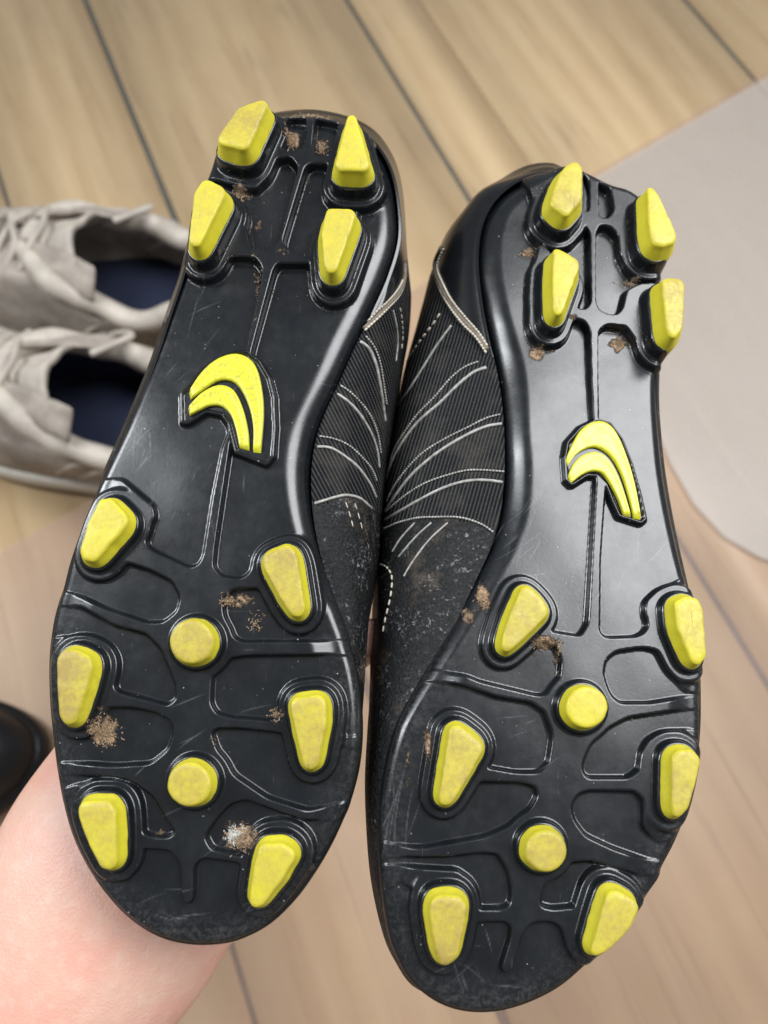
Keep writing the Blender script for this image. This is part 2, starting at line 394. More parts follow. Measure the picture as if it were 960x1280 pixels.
    mud = np.maximum(mud, (.30+.22*np.clip(lf, 0, 1))*np.exp(-((draised-.0011)/.0007)**2)*(.5+.5*heelf))
    mud = np.maximum(mud, (.22+.25*np.clip(lf, 0, 1))*np.exp(-((dsB-.0016)/.0009)**2)*(.6+.4*heelf))
    scr_ = np.zeros(X.shape)
    for (px, py, sp_, ang_, cnt_, ln_) in cfg['scratches']:
        for i in range(cnt_):
            c0 = fr.p3(px+rng.normal(0, sp_), py+rng.normal(0, sp_), 0); a_ = math.radians(ang_+rng.normal(0, 16)); L_ = ln_*.00026*rng.uniform(.4, 1.2); bend = rng.normal(0, .06)
            bx = (X-c0[0])*math.cos(a_)+(Y-c0[1])*math.sin(a_); by = -(X-c0[0])*math.sin(a_)+(Y-c0[1])*math.cos(a_)-bend*bx*bx/max(L_, 1e-4)
            scr_ = np.maximum(scr_, rng.uniform(.15, .7)*np.exp(-(by/rng.uniform(.00010, .00017))**2)*np.clip(1.2-np.abs(bx)/L_*1.2, 0, 1)*(np.abs(bx) < L_))
    fore = 1-sstep((Y-cfg['yw']+.02)/.03)*.8
    scf = np.clip(1-dIn/.012, 0, 1)*.6+.8*np.clip((cfg['ytoe']-Y)/.012, 0, 1)*np.clip(1-dIn/.016, 0, 1)
    scf *= fore
    for nm, arr in (('mud', mud), ('scuff', np.clip(scf, 0, 1)), ('scratch', scr_)):
        A = me.attributes.new(nm, 'FLOAT', 'POINT'); A.data.foreach_set('value', arr.ravel()[k].astype(np.float32))
    me.materials.append(M_SOLE); so = bpy.data.objects.new('outsole', me); COL.objects.link(so); so.parent = root
    # ---- studs
    for T, B, zt, zb, hl in studs:
        c = T.mean(0); R = []
        def ring(P, z): R.append(np.c_[P, np.full(len(P), z)])
        Bo = B+(B-c)*0.02
        ring(Bo, -.0005); ring(Bo, zb-.0002); ring(B, zb+.0005)
        for s in (.25, .5, .75): ring(B*(1-s)+T*s, zb+.0005+(zt-.0018-zb-.0005)*s)
        ring(c+(T-c)*1.0, zt-(.0017 if hl else .0014)); ring(c+(T-c)*.995, zt-.0011); ring(c+(T-c)*.985, zt-.00075); ring(c+(T-c)*.955, zt-.0004); ring(c+(T-c)*.915, zt-.00016); ring(c+(T-c)*.86, zt)
        for s in (.75, .55, .35, .15): ring(c+(T-c)*s, zt+.00012*(1-s))
        for r_ in R:                                       # worn, slightly uneven
            for v in r_:
                nz = mnoise(Vector((v[0]*260, v[1]*260, v[2]*200))); v[2] += .00016*nz*(1 if v[2] > zb+.001 else 0); v[:2] += (v[:2]-c)/np.linalg.norm(v[:2]-c+1e-9)*(.00022*mnoise(Vector((v[0]*330+5, v[1]*330, 3)))-.0003*max(0, mnoise(Vector((v[0]*700, v[1]*700+9, v[2]*400)))-.35))
        V, F = loft(R); o = mesh('stud', V, F, M_STUD, root)
        A = o.data.attributes.new('wear_or_glint', 'FLOAT', 'POINT'); wv = np.clip((np.array([v[2] for v in V])-(zt-.0008))/.0007, 0, 1); A.data.foreach_set('value', wv.astype(np.float32))
    # ---- logo inlays
    for outer, inner in cfg['logo']:
        A_ = resample(catmull(fr.poly(outer, .0006), 6, False), 40, False); B_ = resample(catmull(fr.poly(inner, .0006), 6, False), 40, False)[::-1]
        rows = []
        for s, z in ((0, -.001), (.0, -.0001), (.04, .0003), (.10, .00045), (.3, .00030), (.5, .00022), (.7, .00030), (.90, .00045), (.96, .0003), (1, -.0001), (1, -.001)):
            rows.append([(*(a_*(1-s)+b_*s), z) for a_, b_ in zip(A_, B_)])
        for r_ in rows:                                    # taper down at both tips
            for e in (0, -1): r_[e] = (r_[e][0], r_[e][1], -.001)
        V = [p for r_ in rows for p in r_]; n = 40; F = [(i*n+j, i*n+j+1, (i+1)*n+j+1, (i+1)*n+j) for i in range(len(rows)-1) for j in range(n-1)]
        if area2(np.vstack([A_, B_[::-1]])) > 0: F = [f[::-1] for f in F]
        mesh('logo_inlay', V, F, M_INLAY, root)
    # ---- upper
    PE = resample_pairs(cfg['pairs'], 300)
    E = np.array([fr.p3(p[0], p[1], -.0030) for p in PE])
    dep = PE[:, 4]
    Sx = np.array([fr.p3(p[2], p[3], -d_) for p, d_ in zip(PE, dep)])
    cen = E.mean(0)
    spine = lambda P: np.stack([np.interp(P[:, 1], cfg['spine'][:, 1], cfg['spine'][:, 0]), np.clip(P[:, 1], cfg['spine'][0, 1], cfg['spine'][-1, 1])], 1)
    sp = spine(E)
    R = []
    e0 = E.copy(); e0[:, :2] += (sp-E[:, :2])*.03; e0[:, 2] = -.0018; 
    R.append(np.c_[e0[:, :2], np.full(len(E), -.0062)])
    R.append(np.c_[E[:, :2]+(sp-E[:, :2])*.004, np.full(len(E), -.0066)])
    kb = np.clip((np.hypot(PE[:, 2]-PE[:, 0], PE[:, 3]-PE[:, 1])-8)/25, 0, 1)
    for s in np.linspace(.0, 1, 15):
        u = (s*(1-kb)+math.sin(s*math.pi/2)*kb)[:, None]; v_ = s*(1-kb)+(1-math.cos(s*math.pi/2))*kb
        P = E+0; P[:, :2] = E[:, :2]*(1-u)+Sx[:, :2]*u; P[:, 2] = -.0066*(1-v_)+(-dep)*v_
        wob = np.array([mnoise(Vector((p[0]*55, p[1]*55, s*2)))*.0009*math.sin(s*math.pi) for p in P]); P[:, 2] += wob
        R.append(P)
    s2 = spine(Sx)
    for ins, dz in ((.02, .012), (.06, .026), (.16, .040), (.36, .052), (.7, .060)):
        P = Sx.copy(); dd = (s2-P[:, :2]); P[:, :2] += dd*ins if ins > .1 else dd*ins-dd/np.linalg.norm(dd, axis=1)[:, None]*(.0026*np.clip((dep-.022)/.008, 0, 1))[:, None]-0*ins
        P[:, 2] = -dep-dz*np.clip(.55+.45*(P[:, 1]-cfg['spine'][0, 1])/.12, .5, 1.15); R.append(P)
    V, F = loft(R); 
    up = mesh('upper', V, F, [M_LEATHER, cfg['fabric'], M_COUNTER], root)
    Va = np.array(V); fc = np.array([Va[list(f)].mean(0) for f in F])
    W = fr.o+np.outer(fc[:, 0], fr.x)+np.outer(fc[:, 1], fr.y)+np.outer(fc[:, 2], fr.n)-CAM
    dz = W@CF; px = CX+FPX*(W@CR)/dz; py = CY-FPX*(W@CU)/dz
    inm = sdf(np.array(cfg['fabric_area'], float), px, py, 1e4) < 0
    cnt = sdf(np.array(cfg['counter_area'], float), px, py, 1e4) < 0
    mi = np.zeros(len(F), np.int32); mi[cnt] = 2; mi[inm] = 1; up.data.polygons.foreach_set('material_index', mi)
    # sole edge band
    R2 = [np.c_[out, np.full(len(out), z)] for z in ()]
    no = np.roll(out, -1, 0)-np.roll(out, 1, 0); no /= np.linalg.norm(no, axis=1)[:, None]; no = np.stack([no[:, 1], -no[:, 0]], 1)
    ed = H  # edge height looked up from the field
    ii = np.clip(((out[:, 1]-ys[0])/step).round().astype(int), 0, ny-1); jj = np.clip(((out[:, 0]-xs[0])/step).round().astype(int), 0, nx-1)
    zed = -1.15*(.0032+cfg['rollw'](out[:, 0], out[:, 1], sstep((out[:, 1]-cfg['yh'][0])/(cfg['yh'][1]-cfg['yh'][0]))))
    t = np.clip((cfg['ytoe']-out[:, 1])/.02, 0, 2); zed -= .0028*t*t; zed -= .0003
    for off_, dz_ in ((-.0014, .0006), (-.0003, .0), (0, -.0008), (.0002, -.0025), (-.0004, -.0052), (-.0025, -.0065)):
        R2.append(np.c_[out+no*off_, zed+dz_])
    V2, F2 = loft(R2, False); mesh('sole_edge', V2, F2, M_EDGE, root)
    # ---- pipings and stitches laid on the upper
    bvh = BVHTree.FromPolygons([Vector(v) for v in V], F)
    camp = Vector((0, 0, fr.D))
    def drop(x, y):
        h = bvh.ray_cast(camp, Vector(fr.dir(x, y)).normalized()); return h[0]
    def lay(pts, lift):
        P = resample(catmull(pts, 8, False), 60, False); L = []
        for x, y in P:
            h = drop(x, y)
            if h is not None: L.append(h+(camp-h).normalized()*lift)
        for _ in range(2):
            L = [L[0]]+[(L[i-1]+L[i]*2+L[i+1])/4 for i in range(1, len(L)-1)]+[L[-1]] if len(L) > 2 else L
        return L
    for pts, rad, kind in cfg['pipes']:
        L = lay(pts, .0011 if kind == 'rope' and rad > .00037 else .0002)
        if len(L) < 4: continue
        if kind in ('pipe', 'welt'):
            V, F = tube(L, [rad*(1.25 if kind == 'pipe' else 1)*(1+.12*mnoise(p*400)) for p in L]); mesh('piping', V, F, M_PIPE if kind == 'pipe' else M_WELT, root)
        else:
            arr = np.array([tuple(p) for p in L]); ln = np.linalg.norm(np.diff(arr, axis=0), axis=1).sum()
            pitch = {'bead': .0011, 'stitch': .0031, 'rope': .0014}[kind]; n = max(3, int(ln/pitch)); Q = resample(arr, n*4+1, False); V, F = [], []
            fill = {'bead': 3.2, 'stitch': 2.7, 'rope': 3.5}[kind]
            for i in range(n):
                a_ = Vector(Q[i*4]); b_ = Vector(Q[i*4]+(Q[min(i*4+4, len(Q)-1)]-Q[i*4])*fill/4)
                tube([a_, a_.lerp(b_, .2)+Vector((0, 0, rad*.5)), a_.lerp(b_, .8)+Vector((0, 0, rad*.5)), b_], [rad*.5, rad, rad, rad*.5], 6, V, F)
            o = mesh('stitching', V, F, M_THREAD if kind != 'bead' else M_PIPE, root); o['kind'] = 'stuff'
    # ---- mud clumps: grains and straw-like fibres
    for (px, py, rx, ry, cnt_, pale) in cfg['clumps']:
        V, F = [], []
        for i in range(cnt_):
            a_ = random.random()*6.283; q_ = abs(random.gauss(0, .5)); x, y = px+rx*q_*math.cos(a_), py+ry*q_*math.sin(a_)
            c0 = fr.p3(x, y, -.002); jx = int((c0[0]-xs[0])/step); iy = int((c0[1]-ys[0])/step)
            if not (0 <= jx < nx and 0 <= iy < ny) or dsB[iy, jx] < 0 or dO[iy, jx] > 0: continue
            z = H[iy, jx]; p = Vector((c0[0], c0[1], z+.0001+random.random()*.0007*max(0, 1-q_)))
            if random.random() < .5:
                d_ = Vector((random.gauss(0, 1), random.gauss(0, 1), random.gauss(0, .35))).normalized()*random.uniform(.0004, .0014)
                b_ = Vector((random.gauss(0, 1), random.gauss(0, 1), .5))*.00015
                tube([p, p+d_*.5+b_, p+d_], random.uniform(.00005, .00012), 4, V, F)
            else:
                r = random.uniform(.00010, .00040); bs = len(V)
                for v in ((1, 0, 0), (-1, 0, 0), (0, 1, 0), (0, -1, 0), (0, 0, 1), (0, 0, -1)):
                    V.append(tuple(p+Vector(v)*r*random.uniform(.6, 1.3)))
                for f in ((0, 2, 4), (2, 1, 4), (1, 3, 4), (3, 0, 4), (2, 0, 5), (1, 2, 5), (3, 1, 5), (0, 3, 5)): F.append(tuple(bs+k_ for k_ in f))
        if V: o = mesh('mud_clump', V, F, M_MUDP if pale else M_MUD, root, False); o['kind'] = 'stuff'
    return fr, root

def resample_pairs(pairs, n):
    P = np.array([(*e, *s, d) for e, s, d in pairs], float)
    P = catmull(P, 8); Q = np.vstack([P, P[:1]]); d = np.r_[0, np.cumsum(np.linalg.norm(np.diff(Q[:, :2], axis=0), axis=1))]
    t = np.linspace(0, d[-1], n, endpoint=False); return np.stack([np.interp(t, d, Q[:, k]) for k in range(5)], 1)

# ===== left boot, every contour given where its edge is seen
fL = Frame((482, 850), .235)
outL = [(372,139),(400,140),(430,147),(455,158),(474,175),(490,203),(499,240),(502,290),(489,338),(468,385),(447,427),(429,467),(403,524),(392,569),(391,617),(398,670),(415,730),(434,790),(437,802),(447,845),(452,890),(452,930),(447,968),(436,1008),(431,1020),(415,1055),(395,1090),(370,1125),(340,1155),(310,1173),(280,1183),(240,1185),(200,1176),(165,1155),(135,1125),(110,1090),(90,1050),(78,1010),(70,968),(65,930),(60,880),(59,825),(64,780),(71,752),(77,735),(86,700),(100,660),(118,615),(130,588),(150,545),(170,500),(190,450),(210,390),(225,345),(236,300),(250,255),(263,217),(274,185),(296,158),(330,143)]
z4 = lambda p: zoomed(p, 2.6667, 100, 420)
def side(E, dS, dep): return [((x, y), (x+dS[0], y+dS[1]), dep) for x, y in E]
medL = [((372,139),(374,137),.020),((400,140),(403,138),.020),((430,147),(434,145),.020),((455,158),(459,156),.020),((474,175),(478,173),.020),((490,203),(495,203),.020),((499,240),(504,242),.022),((502,290),(508,300),.026),((489,338),(510,348),.030),((468,385),(507,398),.032),((447,427),(500,440),.034),((429,467),(493,482),.034),((403,524),(484,540),.034),((392,569),(478,585),.034),((391,617),(473,637),.033),((398,670),(468,695),.030),((415,730),(464,748),.026),((434,790),(459,802),.022),((447,845),(456,852),.018),((452,890),(453,893),.015)]
latL = side([(452,930),(447,968),(436,1008),(415,1055),(395,1090),(370,1125),(340,1155),(310,1173),(280,1183),(240,1185),(200,1176),(165,1155),(135,1125),(110,1090),(90,1050),(78,1010),(70,968),(65,930),(60,880),(59,825),(64,780),(77,735),(86,700),(100,660),(118,615)], (0, 0), .014)
cx0 = lambda L, c, k: [(e, (e[0]+(c[0]-e[0])*k, e[1]+(c[1]-e[1])*k), d) for e, s, d in L]
latL = cx0(latL, (260, 900), .015)
latL2 = [((130,588),(130,587),.016),((150,545),(149,544),.017),((170,500),(168,499),.018),((190,450),(188,449),.018),((210,390),(208,389),.018),((225,345),(224,344),.018),((236,300),(235,300),.020),((250,255),(251,256),.018),((263,217),(265,218),.018),((274,185),(277,187),.018),((296,158),(299,159),.018),((330,143),(333,143),.018)]
waistL = fL.p3(400, 560, 0); 
def rollL(X, Y, h):
    c = fL.p3(400, 560, 0); c2 = fL.p3(395, 640, 0); c3 = fL.p3(450, 420, 0); ce = fL.p3(300, 560, 0)[0]
    g = np.exp(-(((Y-c[1])/.046)**2)); side_ = sstep((X-ce)/.012+.2)
    return .0075*g*side_+.0055*h*side_
z3 = lambda p: zoomed(p, 3, 200, 100)
cfgL = dict(foot=(482, 850), D=.235, label='left black football boot with a hand beneath its toe, sole facing up',
  outline=outL, yh=(fL.p3(300, 520, 0)[1], fL.p3(350, 330, 0)[1]), ytoe=fL.p3(240, 1135, 0)[1], yw=fL.p3(240, 740, 0)[1], scratches=[(178,570,6,70,5,26),(150,560,20,80,6,18),(230,480,60,60,10,30),(240,610,50,75,10,26),(215,1150,45,0,8,22),(300,1130,45,30,6,20),(260,900,110,20,14,20),(430,900,12,85,6,40)], rollw=rollL, fabric=M_MESH_L,
  panels=[
   [(240,318),(318,320),(328,333),(326,355),(309,430),(300,500),(278,560),(266,620),(254,695),(247,707),(236,710),(187,687),(180,677),(182,665),(193,645),(190,632),(150,598),(118,600),(60,660),(60,500),(150,300)],
   [(341,336),(347,327),(390,327),(470,330),(520,340),(500,500),(470,640),(480,797),(420,799),(385,740),(372,690),(345,675),(325,690),(312,716),(302,724),(276,721),(265,708),(268,680),(288,545),(300,500),(315,433)],
   [(277,760),(281,742),(295,734),(330,734),(400,720),(470,720),(470,802),(300,803),(284,791)],
   [(262,880),(264,842),(278,823),(307,818),(390,817),(480,814),(480,920),(430,925),(400,870),(362,880),(358,895),(343,902),(290,898),(270,893)],
   [(263,916),(268,909),(300,909),(345,914),(420,930),(480,940),(480,1005),(430,1008),(385,1015),(334,999),(293,971),(272,943)],
   [(254,1046),(270,1021),(288,1003),(307,998),(334,1008),(380,1024),(450,1025),(420,1080),(330,1076),(297,1071),(263,1063)],
   [(170,1059),(213,1062),(226,1078),(228,1126),(234,1131),(240,1126),(241,1082),(252,1071),(295,1077),(330,1092),(430,1085),(400,1250),(60,1250),(60,1060),(100,1100),(160,1100)],
   [(148,699),(187,711),(215,725),(226,746),(221,765),(203,779),(183,779),(132,762),(100,747),(50,735),(60,680),(120,690)],
   [(100,757),(142,780),(183,791),(203,812),(220,855),(221,874),(210,883),(188,877),(146,866),(137,853),(142,837),(144,823),(132,807),(96,796),(50,800),(50,750)],
   [(132,883),(165,883),(197,890),(215,901),(217,917),(210,938),(188,956),(142,959),(110,957),(50,958),(50,900),(100,900)],
   [(50,967),(142,969),(169,977),(192,995),(210,1025),(221,1040),(213,1048),(188,1047),(171,1040),(170,1030),(174,1016),(165,993),(142,983),(96,983),(50,1000)],
   [(360,139),(383,141),(384,165),(378,186),(352,189),(349,175)], [(393,141),(425,148),(417,192),(396,195),(390,182)],
   [(343,197),(362,194),(372,205),(372,215),(349,300),(342,308),(325,313),(312,309),(309,290),(297,262),(220,240),(230,215),(320,235),(337,215)],
   [(381,207),(391,202),(412,204),(420,240),(520,250),(520,278),(440,262),(400,270),(396,318),(375,319),(356,309),(353,300)],
   [(472,165),(530,165),(530,400),(430,400),(430,370),(442,330),(448,250),(440,235)]],
  studs=[dict(T=[(329,122),(336,129),(311,184),(303,187),(272,178),(272,169),(298,133)], heel=1),
   dict(T=[(253,223),(262,223),(280,233),(282,242),(250,306),(240,308),(235,300),(242,240)], heel=1),
   dict(T=[(434,143),(439,140),(445,143),(463,207),(457,213),(423,212),(418,206)], heel=1),
   dict(T=[(408,259),(440,259),(446,266),(442,280),(421,338),(411,342),(404,330),(401,290)], heel=1),
   dict(T=[(124,623),(138,622),(156,640),(161,650),(155,662),(118,703),(102,700),(98,690),(110,650)]),
   dict(T=[(329,692),(358,680),(367,684),(373,700),(382,760),(377,771),(365,771),(350,750),(328,708)]),
   dict(c=(239, 802), r=28),
   dict(T=[(77,812),(92,811),(112,820),(116,832),(108,864),(94,904),(82,908),(73,896),(70,850),(70,822)]),
   dict(T=[(366,872),(400,868),(408,876),(409,900),(399,955),(390,965),(379,960),(366,905),(362,880)]),
   dict(c=(236, 981), r=28),
   dict(T=[(103,1001),(136,1001),(144,1012),(146,1040),(146,1080),(139,1089),(125,1086),(107,1050),(97,1020),(97,1008)]),
   dict(T=[(324,1056),(352,1053),(369,1064),(369,1075),(352,1103),(329,1133),(316,1138),(310,1128),(317,1080)])],
  boss=z4([(333,190),(400,110),(470,60),(520,45),(560,50),(600,80),(632,135),(648,200),(652,300),(646,400),(622,430),(515,388),(505,350),(490,290),(470,262),(420,252),(360,290),(335,290)]),
  logo=[(z4([(360,185),(400,122),(450,77),(510,56),(560,70),(590,110),(606,180),(611,260),(601,386)]), z4([(365,208),(420,168),(460,145),(500,146),(530,168),(560,228),(576,300),(575,384)][::-1])),
        (z4([(357,237),(400,190),(450,163),(490,165),(520,190),(545,250),(560,320),(562,378)]), z4([(362,262),(395,245),(430,230),(470,232),(500,260),(518,310),(530,370)][::-1]))],
  pairs=medL+latL+latL2,
  spine=np.array([fL.p3(x, y, 0)[:2] for x, y in ((250,1060),(250,900),(260,780),(300,600),(340,450),(370,300),(385,230))])[:, :2],
  fabric_area=[(530,290),(506,330),(505,350),(500,368),(485,385),(471,400),(457,412),(430,440),(380,500),(370,633),(393,629),(425,620),(436,619),(451,623),(465,636),(530,650)],
  counter_area=[(530,100),(530,290),(506,330),(505,350),(500,368),(485,385),(471,400),(457,412),(430,440),(380,380),(200,400),(200,100)],
  pipes=[(zoomed(p, 3.46, 370, 330), r, k) for p, r, k in [
    ([(470,0),(468,60),(446,122),(394,180),(346,230),(296,280)], .0009, 'welt'), ([(476,0),(474,60),(452,130),(400,190),(350,240),(296,290)], .00042, 'rope'), ([(462,70),(440,112),(400,160),(350,205),(300,262)], .00038, 'rope'),
    ([(450,190),(458,240),(462,310),(455,380)], .0003, 'stitch'), ([(420,200),(435,270),(440,340),(432,420)], .0003, 'pipe'),
    ([(303,313),(340,360),(365,430),(380,520),(393,610)], .00036, 'bead'), ([(278,335),(320,370),(350,450),(370,560),(386,680)], .00045, 'pipe'),
    ([(173,515),(230,550),(290,610),(330,670),(355,740),(368,820)], .00036, 'bead'), ([(160,548),(220,590),(270,640),(320,720),(350,800),(360,880)], .0004, 'pipe'),
    ([(102,745),(160,755),(230,785),(290,840),(330,890),(350,940)], .00036, 'bead'), ([(92,790),(150,795),(210,830),(270,880),(320,950),(346,1010)], .0004, 'pipe'),
    ([(80,1036),(130,1020),(190,1003),(230,1000),(280,1015),(328,1058)], .00042, 'pipe'),
    ([(215,1030),(235,1090),(250,1150)], .0002, 'stitch'), ([(255,1035),(275,1100),(290,1160)], .0002, 'stitch')]],
  mud=[(366,170,12,20,1.0),(402,178,12,18,.7),(300,240,18,14,.7),(322,280,9,26,.5),(355,318,22,10,.5),(322,350,10,60,.42),(345,360,8,40,.42),(285,325,18,12,.5),(310,480,28,10,.6),(300,750,38,16,.62),(330,770,24,24,.35),(130,915,24,26,.85),(350,893,14,14,.5),(272,920,10,26,.5),(300,1045,30,22,.8),(125,995,26,8,.5),(205,1040,16,8,.45),(130,885,30,8,.35),(165,958,40,6,.35)],
  clumps=[(130,913,17,20,420,False),(303,1050,20,14,320,False),(292,1044,14,12,200,True),(285,752,10,10,90,False),(363,172,9,14,220,False),(402,182,8,10,120,False),(298,240,14,8,140,False),(345,893,8,8,60,False),(318,780,14,20,50,False),(388,141,42,4,200,False),(322,350,6,40,60,False)])
build_boot(cfgL)

# ===== right boot
fR = Frame((440, 890), .238)
outR = [(693,206),(716,211),(737,221),(762,233),(785,240),(803,255),(818,290),(825,330),(827,380),(827,440),(826,490),(828,530),(833,580),(841,630),(851,680),(862,728),(871,770),(877,815),(879,860),(877,876),(879,895),(877,930),(871,975),(860,1018),(845,1055),(829,1086),(826,1098),(812,1118),(795,1143),(768,1174),(735,1207),(700,1237),(660,1258),(620,1269),(580,1268),(545,1255),(515,1230),(497,1200),(485,1165),(477,1110),(474,1060),(476,1000),(484,950),(497,905),(519,862),(546,815),(573,765),(597,715),(613,680),(624,640),(629,600),(630,560),(627,505),(620,460),(611,425),(602,380),(596,330),(598,290),(608,258),(628,232),(658,213)]
medR = [((693,206),(692,204),.018),((658,213),(652,209),.020),((628,232),(606,240),.026),((608,258),(572,281),.030),((598,290),(550,311),.034),((596,330),(538,352),.036),((602,380),(526,395),.038),((611,425),(513,440),.038),((620,460),(504,482),.038),((627,505),(494,532),.038),((630,560),(485,590),.038),((629,600),(481,632),.038),((624,640),(478,672),.037),((613,680),(474,712),.036),((597,715),(471,750),.034),((573,765),(469,800),.031),((546,815),(466,842),.028),((519,862),(461,888),.025),((497,905),(458,930),.023),((484,950),(456,975),.021),((476,1000),(457,1020),.019),((474,1060),(461,1080),.017),((477,1110),(468,1125),.016),((485,1165),(480,1172),.015)]
latR = side([(497,1200),(515,1230),(545,1255),(580,1268),(620,1269),(660,1258),(700,1237),(735,1207),(768,1174),(795,1143),(812,1118),(829,1086),(845,1055),(860,1018),(871,975),(877,930),(879,880),(877,815),(871,770),(862,728),(851,680),(841,630),(833,580),(828,530),(826,490),(827,440),(827,380),(825,330),(818,290),(803,255),(785,240),(762,233),(737,221),(716,211)], (0, 0), .014)
latR = cx0(latR, (690, 800), .015); latR[0] = ((497,1200),(494,1202),.013); latR[1] = ((515,1230),(514,1231),.012)
def rollR(X, Y, h):
    c = fR.p3(630, 600, 0); ce = fR.p3(740, 560, 0)[0]; g = np.exp(-(((Y-c[1])/.052)**2)); sd = sstep((ce-X)/.012+.2)
    return .0075*g*sd+.0065*h*sd+.002*g*(1-sd)
zr = lambda p: zoomed(p, 3, 560, 480)
zs = lambda p: zoomed(p, 2.909, 460, 270)
